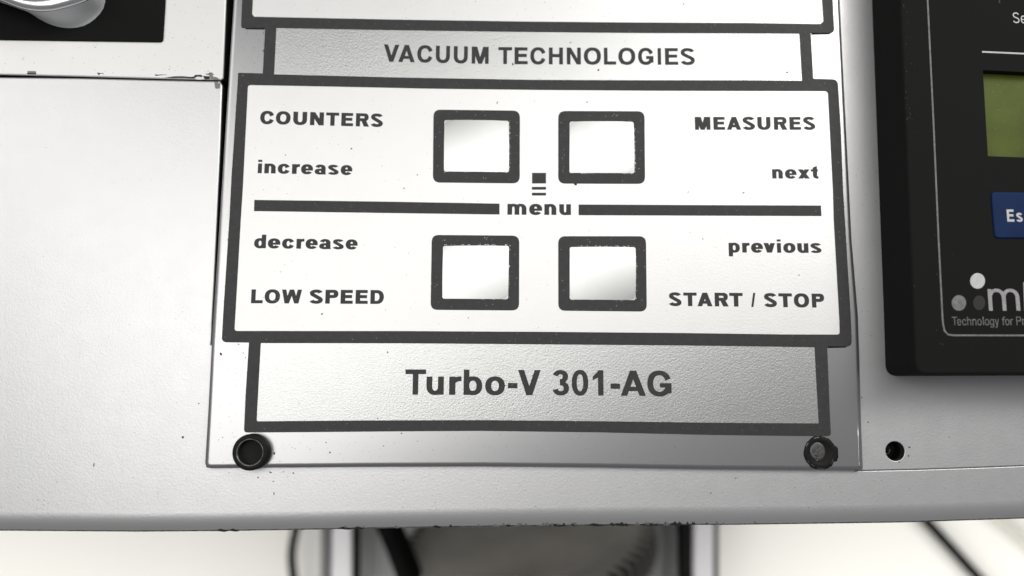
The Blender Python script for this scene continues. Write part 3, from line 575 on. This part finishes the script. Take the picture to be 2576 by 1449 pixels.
film(W_LOW, 130, (665, 875, 2040, 1050), [(975, 886, 5, 5, 0), (1600, 950, 5, 4, .5), (1340, 945, 4, 3, 0), (950, 1052, 4, 4, 0), (1270, 970, 3, 5, .4)], 'silver lower field', m=M_film_grey)

KEYS = [([(250, 120), (1045, 130), (1043, 798), (244, 790)], [(350, 215), (943, 222), (945, 697), (345, 690)], (1600, 380), 'key beside the words COUNTERS and increase'),
        ([(1398, 133), (2192, 135), (2197, 803), (1398, 800)], [(1503, 229), (2093, 230), (2100, 706), (1500, 703)], (1600, 380), 'key beside the words MEASURES and next'),
        ([(234, 58), (1039, 65), (1037, 753), (223, 747)], [(337, 158), (945, 157), (937, 650), (330, 645)], (1600, 900), 'key beside the words decrease and LOW SPEED'),
        ([(1398, 70), (2205, 70), (2213, 763), (1399, 755)], [(1503, 168), (2112, 170), (2110, 658), (1503, 653)], (1600, 900), 'key beside the words previous and START / STOP')]
for kn, (O, I, org, lab) in enumerate(KEYS):
    O = rr(cp(O, org[0], org[1], 2.337), 18, 6); Ir = cp(I, org[0], org[1], 2.337)
    bm = B()
    # pillow shaped cap
    n = 18; c4 = [at(x, y, .08 * MM) for x, y in Ir]
    grid = []
    tiltx, tilty = ((-.05, -.03), (-.02, -.015), (.015, .03), (.03, .04))[kn]
    for j in range(n + 1):
        row = []
        for i in range(n + 1):
            s, t = i / n, j / n
            ss, tt = s * 2 - 1, t * 2 - 1
            # pull the corners in
            k = 1 - .035 * (abs(ss) ** 6) * (abs(tt) ** 6)
            s, t = (ss * k + 1) / 2, (tt * k + 1) / 2
            p = (c4[0] * (1 - s) + c4[1] * s) * (1 - t) + (c4[3] * (1 - s) + c4[2] * s) * t
            p.z = .045 * MM + .30 * MM * (1 - (ss * ss + tt * tt) / 2)
            row.append(bm.verts.new(p))
        grid.append(row)
    for j in range(n):
        for i in range(n):
            f = bm.faces.new([grid[j][i], grid[j + 1][i], grid[j + 1][i + 1], grid[j][i + 1]]); f.smooth = True
    bm.normal_update()
    if sum(f.normal.z for f in bm.faces) < 0:
        bmesh.ops.reverse_faces(bm, faces=bm.faces)
    key = obj('key', bm, M_key, panel, lab)
    bm = B()
    slab(bm, P(O, .1 * MM), .025 * MM, .10 * MM, [P(rr(Ir, 6, 4), .1 * MM)], .02 * MM, 2)
    # scuffed bright inner rim
    (x0, y0), (x1, y1), (x2, y2), (x3, y3) = Ir
    for i in range(70):
        t = random.random()
        if kn < 2 or random.random() < .45:
            if random.random() < .75: x, y = x1 + (x2 - x1) * t + random.uniform(.5, 3), y1 + (y2 - y1) * t
            else: x, y = x3 + (x2 - x3) * t, y3 + (y2 - y3) * t + random.uniform(0, 1.5)
        else:
            t = t ** .6
            x, y = x0 + (x1 - x0) * t, y0 + (y1 - y0) * t - random.uniform(.5, 4)
        fleck(bm, x, y, .11 * MM, random.uniform(1, 3.2), random.uniform(.9, 2), random.uniform(0, 3), random.choice((1, 1, 2)))
    for i in range(60):
        a = random.choice((0, 1, 2, 3)); p, q = O[(a * 7 + 6) % len(O)], O[(a * 7 + 7) % len(O)]
        t = random.random(); x = p[0] + (q[0] - p[0]) * t; y = p[1] + (q[1] - p[1]) * t
        cx, cy = (x0 + x2) / 2, (y0 + y2) / 2; s = random.uniform(.80, .97)
        fleck(bm, cx + (x - cx) * s, cy + (y - cy) * s, .11 * MM, random.uniform(1, 2), random.uniform(.8, 1.5), 0, random.choice((2, 2, 1))) if s > .84 else None
    obj('key_frame', bm, [M_ink, M_bright, M_black], key)

ZT = .032 * MM
T = lambda nm, st, ch, b, c, o, k, lab: text(nm, st, ch, b, c, o, k, panel, M_ink, ZT, .03, lab)
T('lettering', HEAVY, [('C', 398, 570), ('O', 597, 782), ('U', 817, 992), ('N', 1030, 1205), ('T', 1233, 1397), ('E', 1427, 1577), ('R', 1612, 1780), ('S', 1803, 1955)], [(817, 615.5), (1117, 623), (1690, 638)], [(817, 166), (1690, 167)], (900, 300), 3.22, 'the word COUNTERS')
T('lettering', HEAVY, [('i', 369, 420), ('n', 452, 595), ('c', 622, 770), ('r', 802, 902), ('e', 917, 1068), ('a', 1090, 1235), ('s', 1260, 1393), ('e', 1420, 1567)], [(390, 1230), (1490, 1252)], 170, (900, 300), 3.22, 'the word increase')
T('lettering', HEAVY, [('M', 440, 637), ('E', 675, 822), ('A', 845, 1027), ('S', 1047, 1203), ('U', 1233, 1400), ('R', 1443, 1612), ('E', 1640, 1785), ('S', 1815, 1967)], [(540, 680), (1700, 680)], 164, (2600, 300), 3.22, 'the word MEASURES')
T('lettering', HEAVY, [('n', 1420, 1555), ('e', 1583, 1730), ('x', 1747, 1897), ('t', 1912, 2007)], [(1490, 1298), (1900, 1299)], 163, (2600, 300), 3.22, 'the word next')
T('lettering', HEAVY, [('d', 450, 600), ('e', 625, 782), ('c', 805, 955), ('r', 987, 1087), ('e', 1103, 1257), ('a', 1277, 1425), ('s', 1450, 1587), ('e', 1612, 1763)], [(575, 378), (1415, 389)], 172, (860, 860), 3.22, 'the word decrease')
T('lettering', HEAVY, [('L', 412, 560), ('O', 583, 777), ('W', 800, 1053), ('S', 1155, 1322), ('P', 1353, 1517), ('E', 1547, 1702), ('E', 1737, 1892), ('D', 1925, 2095)], [(480, 1076), (2000, 1084)], 176, (860, 860), 3.22, 'the words LOW SPEED')
T('lettering', HEAVY, [('p', 868, 1010), ('r', 1040, 1135), ('e', 1153, 1303), ('v', 1313, 1457), ('i', 1482, 1532), ('o', 1562, 1715), ('u', 1740, 1880), ('s', 1908, 2045)], [(1080, 433), (1960, 437)], 169, (2600, 860), 3.22, 'the word previous')
T('lettering', HEAVY, [('S', 112, 270), ('T', 295, 463), ('A', 472, 662), ('R', 692, 867), ('T', 878, 1048), ('/', 1153, 1210), ('S', 1320, 1480), ('T', 1503, 1673), ('O', 1697, 1890), ('P', 1925, 2082)], [(380, 1112), (980, 1118), (1960, 1130)], [(380, 172), (1960, 177)], (2600, 860), 3.22, 'the words START / STOP')
T('lettering', HEAVY, [('m', 930, 1105), ('e', 1130, 1250), ('n', 1270, 1380), ('u', 1407, 1515)], [(1000, 1088), (1450, 1090)], 137, (1600, 380), 2.337, 'the word menu')
T('lettering', BOLD, [('V', 20, 140), ('A', 135, 263), ('C', 282, 400), ('U', 427, 537), ('U', 567, 677), ('M', 707, 840), ('T', 915, 1022), ('E', 1042, 1145), ('C', 1165, 1283), ('H', 1310, 1420), ('N', 1450, 1560), ('O', 1583, 1717), ('L', 1740, 1835), ('O', 1853, 1985), ('G', 2007, 2127), ('I', 2160, 2187), ('E', 2217, 2320), ('S', 2340, 2450)], [(80, 244), (770, 260), (1090, 264), (2270, 268)], [(80, 134), (2270, 130)], (1500, 120), 1.9815, 'the words VACUUM TECHNOLOGIES')
T('lettering', BOLD, [('T', 202, 378), ('u', 383, 530), ('r', 575, 680), ('b', 697, 855), ('o', 880, 1047), ('-', 1073, 1153), ('V', 1158, 1350), ('3', 1452, 1590), ('0', 1613, 1753), ('1', 1790, 1882), ('-', 1942, 2022), ('A', 2028, 2240), ('G', 2253, 2458)], [(290, 374), (1865, 381), (2130, 384)], 214, (1500, 1380), 2.1467, 'the line of large lettering Turbo-V 301-AG')
bm = B(); slab(bm, P([(640, 503), (950, 507), (1256.5, 512.3), (1256.5, 539.6), (950, 535.5), (639, 531)], ZT), ZT - .005 * MM, ZT + .03 * MM)
obj('divider_bar', bm, M_ink, panel)
bm = B(); slab(bm, P([(1455.6, 514.6), (1760, 516), (2065, 517), (2066.5, 543.5), (1760, 542.5), (1455.6, 541.3)], ZT), ZT - .005 * MM, ZT + .03 * MM)
obj('divider_bar', bm, M_ink, panel)
bm = B()
for q in ([(1157, 703), (1285, 703), (1285, 800), (1157, 800)], [(1156, 832), (1285, 832), (1285, 857), (1156, 857)], [(1156, 886), (1285, 886), (1285, 911), (1156, 911)]):
    slab(bm, P(cp(q, 1600, 380, 2.337), ZT), ZT - .005 * MM, ZT + .03 * MM)
obj('menu_symbol', bm, M_ink, panel)

# fixing at the lower left: black plastic cap with a round socket
c0 = at(637, 1136, 0)
bm = B()
R0 = 43.5 * U
hz = 1.75 * MM
lathe(bm, (c0.x, c0.y, 0), [(R0, -.3 * MM), (R0, hz - .35 * MM), (R0 - .1 * MM, hz - .1 * MM), (R0 - .4 * MM, hz), (34 * U, hz), (32.5 * U, hz - .06 * MM), (31 * U, hz - .35 * MM), (30.6 * U, hz - 1.5 * MM)], 56)
scr = obj('screw_cap', bm, M_cap, panel, 'black cap with a round socket at the lower left corner')
bm = B()
lathe(bm, (c0.x, c0.y, 0), [(32.2 * U, hz - .02 * MM), (31.2 * U, hz + .015 * MM), (30.2 * U, hz - .18 * MM), (30.4 * U, hz - .5 * MM)], 56, 0, False)
obj('socket_rim', bm, M_rim, scr)  # lighter rim colour puts the socket edge's highlight into the material
# fixing at the lower right: worn black ring round a bare metal pin
c1 = at(2063, 1139, 0)
bm = B()
n = 56; prev = None
random.seed(11)
wob = [1 + random.uniform(-.03, .03) + (.10 if 330 < i * 360 / n or i * 360 / n < 25 else 0) for i in range(n)]
for r, z in ((41, .01), (40, .12), (36, .2), (30, .22), (26, .1), (24, .05), (4, .045)):
    ring = []
    for i in range(n):
        a = 2 * math.pi * i / n
        k = wob[i] if r > 30 else 1
        ring.append(bm.verts.new((c1.x + r * k * U * math.cos(a), c1.y + r * k * U * math.sin(a), z * MM)))
    if prev:
        for i in range(n):
            f = bm.faces.new([prev[i], prev[(i + 1) % n], ring[(i + 1) % n], ring[i]]); f.smooth = True
    prev = ring
for a, ln, rad in ((3.75, 8, 38), (4.1, 10, 37), (4.6, 12, 37.5), (4.85, 8, 38), (5.6, 12, 36), (5.75, 9, 34), (2.6, 10, 38.5), (1.8, 12, 38)):
    ring = []
    for s in (-.5, 0, .5):
        aa = a + s * ln / rad
        ring.append((aa, rad + .8)); 
    q = [bm.verts.new((c1.x + r * U * math.cos(aa), c1.y + r * U * math.sin(aa), .2 * MM)) for aa, r in ring] + [bm.verts.new((c1.x + (r - 2) * U * math.cos(aa), c1.y + (r - 2) * U * math.sin(aa), .24 * MM)) for aa, r in ring[::-1]]
    bm.faces.new(q).material_index = 1
ring_o = obj('screw_ring', bm, [M_cap, M_bare], panel, 'worn black ring at the lower right corner, ragged at its edge')
bm = B()
A = at(2058, 1136, .3 * MM)
lathe(bm, (A.x, A.y, 0), [(23.4 * U, -.5 * MM), (23 * U, .05 * MM), (22.3 * U, .14 * MM), (19 * U, .17 * MM), (10 * U, .18 * MM)], 40)
for v in bm.verts:
    v.co.x = A.x + (v.co.x - A.x) * .84
for i in range(26):
    fleck(bm, random.uniform(2044, 2062), random.uniform(1122, 1158), .2 * MM, random.uniform(2, 5), random.uniform(1, 3), random.uniform(0, 3), random.choice((1, 2)))
obj('screw_head', bm, [M_bare, M_black, M_dust], ring_o)

# ================================================================== black display unit
ub = at(2400, 500, ZF)
unit = thing('display_unit', 'black display unit with green screen, blue key and white outline, standing out from the housing', 'display unit', (ub.x, ub.y, ZF))
HU = ZF + 9.2 * MM
ul = [at(2188, -300, ZF), at(2193.5, 0, ZF), at(2209, 407, ZF), at(2223.5, 792, ZF), at(2228, 944.5, ZF)]
ur = at(3000, 943.5, ZF)
bm = B()
top_y = at(2500, -320, ZF).y
slab(bm, [ul[0].xy, ul[1].xy, ul[2].xy, ul[3].xy] + [p for p in P(rr([(2223.5, 792), (2228.3, 946), (2400, 945.5)], [0, 30, 0], 6)[1:-1], ZF)] + [ur.xy, Vector((ur.x, ul[0].y))], ZF, HU, [P(rr([(2473, 176), (3000 - 60, 200), (2950, 410), (2485.5, 392.5)], 0), HU)], .5 * MM, 4, hole_bev=.05 * MM)
for i in range(40):
    y = random.uniform(0, 330)
    fleck(bm, 2272 + random.uniform(-4, 26) * random.random() + y * .03, y, HU + .02 * MM, random.uniform(1, 3.5), random.uniform(1, 2.2), random.uniform(0, 3), 1)
for x, y in ((2352, 592), (2357, 690), (2356, 830), (2366, 864), (2372, 866), (2398, 640), (2300, 720)):
    fleck(bm, x, y, HU + .02 * MM, 3.5, 2, random.uniform(0, 3), 1)
obj('body', bm, [M_unit, M_scuff], unit)
bm = B()
slab(bm, P([(2466, 166), (2960, 190), (2960, 425), (2470, 400)], HU - 1.4 * MM), HU - 2.4 * MM, HU - 1.4 * MM)
obj('screen', bm, M_lcd, unit, 'green liquid crystal screen')
def stroke(pts, wd, z):
    """closed strip along a polyline in picture units"""
    pts = [Vector(p) for p in pts]; L = []; R = []
    for i, p in enumerate(pts):
        t = (pts[min(i + 1, len(pts) - 1)] - pts[max(i - 1, 0)]).normalized()
        nn = Vector((-t.y, t.x)) * wd / 2
        L.append(p + nn); R.append(p - nn)
    return P([tuple(p) for p in L + R[::-1]], z)
zu = HU + .01 * MM
bm = B()
c = [(2372.5, 815), (2376, 832), (2385, 841.5), (2398, 843.5)]
slab(bm, stroke([(2322, -250), (2333.5, 0), (2348, 300), (2361, 600), (2371, 800)] + c + [(2576, 843.8), (2960, 844)], 4.2, zu), HU - .005 * MM, zu + .01 * MM)
obj('outline', bm, M_line, unit)
bm = B()
slab(bm, stroke([(2470.5, 130.3), (2576, 135), (2960, 152)], 4.0, zu), HU - .005 * MM, zu + .01 * MM)
obj('rule', bm, M_wht, unit)
bm = B()
slab(bm, stroke([(2513, -20), (2514.5, 8)], 3.5, zu), HU - .005 * MM, zu + .01 * MM)
obj('tick', bm, M_grey_dk, unit)
text('lettering', THIN, [('S', 1522, 1702), ('e', 1743, 1890)], [(1600, 657), (1800, 663)], 300, (3780, 0), 7.246, unit, M_wht, zu, .01, 'the white letters Se')
text('lettering', THIN, [('T', 160, 268), ('e', 265, 352), ('c', 372, 458), ('h', 480, 560), ('n', 587, 672), ('o', 693, 783), ('l', 810, 830), ('o', 850, 943), ('g', 957, 1045), ('y', 1063, 1150), ('f', 1215, 1282), ('o', 1282, 1372), ('r', 1390, 1450), ('P', 1518, 1620), ('r', 1640, 1700)], [(200, 1186), (1600, 1182)], 181, (3720, 1060), 5.365, unit, M_grey, zu, .01, 'small grey words Technology for Pr')
for (x, y, rx, ry), m, lab in (((693, 247, 157, 165), M_wht, 'white dot'), ((298, 713, 153, 165), M_line, 'grey dot'), ((727, 710, 128, 155), M_grey_dk, 'dark dot')):
    bm = B()
    q = cp([(x + rx * math.cos(2 * math.pi * i / 36), y + ry * math.sin(2 * math.pi * i / 36)) for i in range(36)], 3720, 1060, 5.365)
    slab(bm, P(q, zu), HU - .005 * MM, zu + .01 * MM)
    obj('logo_dot', bm, m, unit, lab)
text('logo_letter', THIN, [('m', 935, 1600)], [(900, 878), (1600, 878)], 632, (3720, 1060), 5.365, unit, M_wht_dim, zu, .01, 'letter m of the logo')
bm = B()
slab(bm, P(cp([(1655, 275), (1745, 268), (1768, 878), (1680, 880)], 3720, 1060, 5.365), zu), HU - .005 * MM, zu + .01 * MM)
obj('logo_letter', bm, M_wht_dim, unit, 'upright stem of the next logo letter')
bm = B()
zk = HU + .25 * MM
slab(bm, P(rr([(2493.5, 482), (2760, 486), (2772, 601), (2503, 599)], 12, 5), zk), HU - .05 * MM, zk, [], .22 * MM, 4)
kb = obj('key', bm, M_blue, unit, 'blue key')
text('lettering', BOLD, [('E', 1073, 1118), ('s', 1132, 1172)], [(1000, 438), (1200, 440)], 77, (3300, 600), 1.61, kb, M_wht, zk + .003 * MM, .01, 'the white letters Es')

# ================================================================== knob on a black plate, upper left
sc_ = at(200, 40, ZU)
sw = thing('rotary_knob', 'chrome rimmed grey knob on a square black plate set in the bright upper panel', 'knob', (sc_.x, sc_.y, ZU))
bm = B()
slab(bm, P(uph, ZU + .3 * MM), ZU, ZU + .3 * MM, [], .12 * MM, 3)
obj('backing_plate', bm, M_flatblack, sw)
k = 3.68
base_c = [(-700, -250), (-300, -120), (0, 20), (170, 72), (330, 128), (450, 200), (560, 272), (680, 335), (800, 383), (900, 404), (1000, 412), (1090, 408), (1180, 393), (1260, 362), (1330, 318), (1400, 260), (1450, 203), (1490, 150), (1512, 100), (1526, 40), (1532, -40), (1500, -220), (1380, -420), (1100, -600), (600, -680), (0, -600)]
rim_c = [(-560, -190), (-200, -60), (60, 20), (200, 78), (330, 120), (420, 138), (500, 148), (570, 152), (640, 151), (720, 145), (800, 135), (870, 118), (930, 103), (1010, 82), (1080, 60), (1150, 38), (1220, 12), (1290, -20), (1330, -60), (1350, -130), (1330, -240), (1230, -380), (1000, -510), (600, -570), (100, -500)]
def resample(L, n):
    L = [Vector(p) for p in L]; seg = [(L[(i + 1) % len(L)] - L[i]).length for i in range(len(L))]
    tot = sum(seg); out = []; i = 0; acc = 0
    for kk in range(n):
        d = tot * kk / n
        while acc + seg[i] < d: acc += seg[i]; i += 1
        out.append(L[i].lerp(L[(i + 1) % len(L)], (d - acc) / seg[i]))
    return out
N = 72
bu = [((x / k) / 1.565217, (y / k) / 1.565217) for x, y in base_c]
ru = [((x / k) / 1.565217, (y / k) / 1.565217) for x, y in rim_c]
z0 = ZU + .25 * MM; z1 = ZU + 5.0 * MM
def ang_sort(L, cx, cy, n):
    """radial resample so that both outlines correspond"""
    out = []
    for i in range(n):
        a = 2 * math.pi * i / n; d = Vector((math.cos(a), math.sin(a))); best = None
        for j in range(len(L)):
            p = Vector(L[j]) - Vector((cx, cy)); q = Vector(L[(j + 1) % len(L)]) - Vector((cx, cy))
            e = q - p; den = d.x * e.y - d.y * e.x
            if abs(den) < 1e-9: continue
            t = (p.x * e.y - p.y * e.x) / den; s = (p.x * d.y - p.y * d.x) / den
            if t > 0 and -1e-6 <= s <= 1 + 1e-6 and (best is None or t > best): best = t
        out.append((cx + d.x * best, cy + d.y * best))
    return out
ba = ang_sort(bu, 80, -45, N); ra = ang_sort(ru, 80, -45, N)
ra = [((x if True else 0), y) for x, y in ra]
bm = B(); prev = None
for kk in range(8):
    t = kk / 7
    ring = []
    for (bx, by), (rx, ry) in zip(ba, ra):
        pb = at(bx, by, z0); pr = at(rx, ry, z1)
        q = pb.lerp(pr, t); q.z = z0 + (z1 - z0) * (t ** 1.6 if t < 1 else 1)
        ring.append(bm.verts.new(q))
    if prev:
        for i in range(N):
            f = bm.faces.new([prev[i], prev[(i + 1) % N], ring[(i + 1) % N], ring[i]]); f.smooth = True
    prev = ring
bmesh.ops.recalc_face_normals(bm, faces=bm.faces)
kn_ = obj('knob', bm, M_knob, sw, 'grey knob body')
bm = B(); prev = None
rimv = [at(x, y, z1) for x, y in ra]; cen = at(80, -45, z1)
for s, dz in ((1.005, -.5), (1.03, .0), (1.02, .5), (.97, .95), (.88, 1.2), (.74, 1.25), (.66, .9), (.65, -1.5), (.3, -1.6)):
    ring = [bm.verts.new((cen.x + (p.x - cen.x) * s, cen.y + (p.y - cen.y) * s, z1 + dz * MM * .8)) for p in rimv]
    if prev:
        for i in range(N):
            f = bm.faces.new([prev[i], prev[(i + 1) % N], ring[(i + 1) % N], ring[i]]); f.smooth = True
            if s < .655: f.material_index = 1
    prev = ring
bm.faces.new(prev).material_index = 1
bmesh.ops.recalc_face_normals(bm, faces=bm.faces)
obj('chrome_rim', bm, [M_chrome, M_black], kn_)

# ================================================================== what lies below the housing
ZR = -100 * MM
ZFL = -150 * MM
bm = B()
g = 1.2
flat(bm, [Vector((-g, -g)), Vector((g, -g)), Vector((g, g)), Vector((-g, g))], ZFL)
fl = obj('floor', bm, M_floor)
tag(fl, 'cream coloured floor far below the housing, out of focus', 'floor', kind='structure')
def run(x0, y0, x1, y1, z):
    """line through two picture points at height z, carried well past both ends"""
    a, b = at(x0, y0, z), at(x1, y1, z); d = (b - a).normalized()
    return a - d * .05, b + d * .10
def rail(xa, xb, strips, label):
    a, b = run((xa[0] + xb[0]) / 2, 1330, (xa[1] + xb[1]) / 2, 1449, ZR)
    r = thing('frame_rail', label, 'rail', ((a.x + b.x) / 2, (a.y + b.y) / 2, ZFL), 'rails carrying the housing')
    def bar(nm, x0, x1, z0, z1, m, bv=.3):
        p0, p1 = run(x0[0], 1330, x0[1], 1449, z1); q0, q1 = run(x1[0], 1330, x1[1], 1449, z1)
        bm = B(); slab(bm, [p0.xy, p1.xy, q1.xy, q0.xy], z0, z1, [], bv * MM, 3)
        return obj(nm, bm, m, r)
    bar('profile', xa, xb, ZFL, ZR, M_rail, .8)
    for nm, x0, x1, dz, m in strips:  # dark strips added to paint in the rails' shaded sides and shadow gaps
        bar(nm, x0, x1, ZFL if dz > 3 else ZR - 9 * MM, ZR - dz * MM, m)
    return r
rail((834, 832), (884, 884), [('side_strip', (806, 806), (829, 828), 14, M_striped), ('inner_shade_strip', (886, 886), (896, 896), 2, M_black)], 'white frame rail with grey side strip beside the thin bowed cable')
rail((1746, 1746), (1797, 1796), [('inner_shade_strip', (1716, 1718), (1744, 1744), 2, M_black), ('side_strip', (1800, 1800), (1809, 1809), 6, M_striped)], 'bright white frame rail with black inner shade strip beside the finned disc')
# grey tray between the rails
bm = B()
p0, p1 = run(900, 1330, 900, 1449, ZFL + 6 * MM); q0, q1 = run(1712, 1330, 1712, 1449, ZFL + 6 * MM)
slab(bm, [p0.xy, p1.xy, q1.xy, q0.xy], ZFL, ZFL + 6 * MM)
tag(obj('tray', bm, M_tray), 'grey metal tray lying between the two white rails', 'tray')
# finned disc standing tilted in the tray
dz = -112 * MM
dc = at(1322, 1337, dz)
dep = (CAM - dc).length
RD = 306 * dep / FPX
nrm = Vector((-.20, .945, .36)).normalized()
disc = thing('finned_disc', 'grey brown round disc with toothed rim standing tilted between the rails', 'disc', tuple(dc))
A = Vector((0, 0, 1)).rotation_difference(nrm).to_matrix()
bm = B()
n = 68 * 4; prev = None
def rad(i): return 1.0 if i % 4 in (0, 1) else .885
for r, z, tooth in ((1.0, -9, True), (1.0, 0, True), (.87, .4, False), (.74, .4, False), (.66, 1.0, False), (.1, 1.2, False)):
    ring = []
    for i in range(n):
        a = 2 * math.pi * i / n; k = rad(i) if tooth else 1
        ring.append(bm.verts.new(dc + A @ Vector((RD * r * k * math.cos(a), RD * r * k * math.sin(a), z * MM))))
    if prev:
        for i in range(n):
            f = bm.faces.new([prev[i], prev[(i + 1) % n], ring[(i + 1) % n], ring[i]])
            if z <= 0: f.material_index = 1
    prev = ring
bm.faces.new(prev)
obj('rim', bm, [M_disc, M_disc_dk], disc)
bm = B()
lathe(bm, dc, [(RD * .9, -9.1 * MM), (RD * .88, -12 * MM), (RD * .8, -13 * MM), (RD * .8, -60 * MM)], 64, 0, True, nrm)
obj('drum', bm, M_disc_dk, disc)
# hose and cables
def cable(name, pts, r, m, label, cat):
    bm = B(); tube(bm, pts, r, 18)
    return tag(obj(name, bm, m), label, cat)
zc_ = -118 * MM
kk = (CAM.z - zc_) / CAM.z
cable('hose', [at(900, 1160, -112 * MM), at(945, 1250, -110 * MM), at(987, 1340, -108 * MM), at(1012, 1400, -105 * MM), at(1038, 1470, -102 * MM), at(1072, 1570, -101 * MM), at(1110, 1700, -106 * MM), at(1140, 1820, -120 * MM)], 31 * U * 1.8, M_hose, 'thick black hose bending down across the edge of the finned disc', 'hose')
zz = ZFL + 10 * MM
cable('power_cable', [at(790, 1180, zz), at(757, 1280, zz), at(743, 1337, zz), at(734, 1392, zz), at(738, 1448, zz), at(752, 1520, zz), at(800, 1640, zz - 7 * MM)], 10.0 * U * 2.15, M_hose, 'thin black cable bowed beside the white rail with grey side strip', 'cable')
zz = ZFL + 2.5 * MM
cable('power_cable', [at(2210, 1180, zz), at(2332, 1312, zz), at(2400, 1386, zz), at(2462, 1454, zz), at(2600, 1600, zz)], 12 * U * 2.2, M_hose, 'black cable lying straight and slanting over the bright floor', 'cable')
cable('power_cable', [at(2400, 1215, zz), at(2530, 1316, zz), at(2585, 1362, zz), at(2720, 1480, zz)], 10 * U * 2.2, M_palecable, 'pale grey cable at the far corner of the bright floor', 'cable')
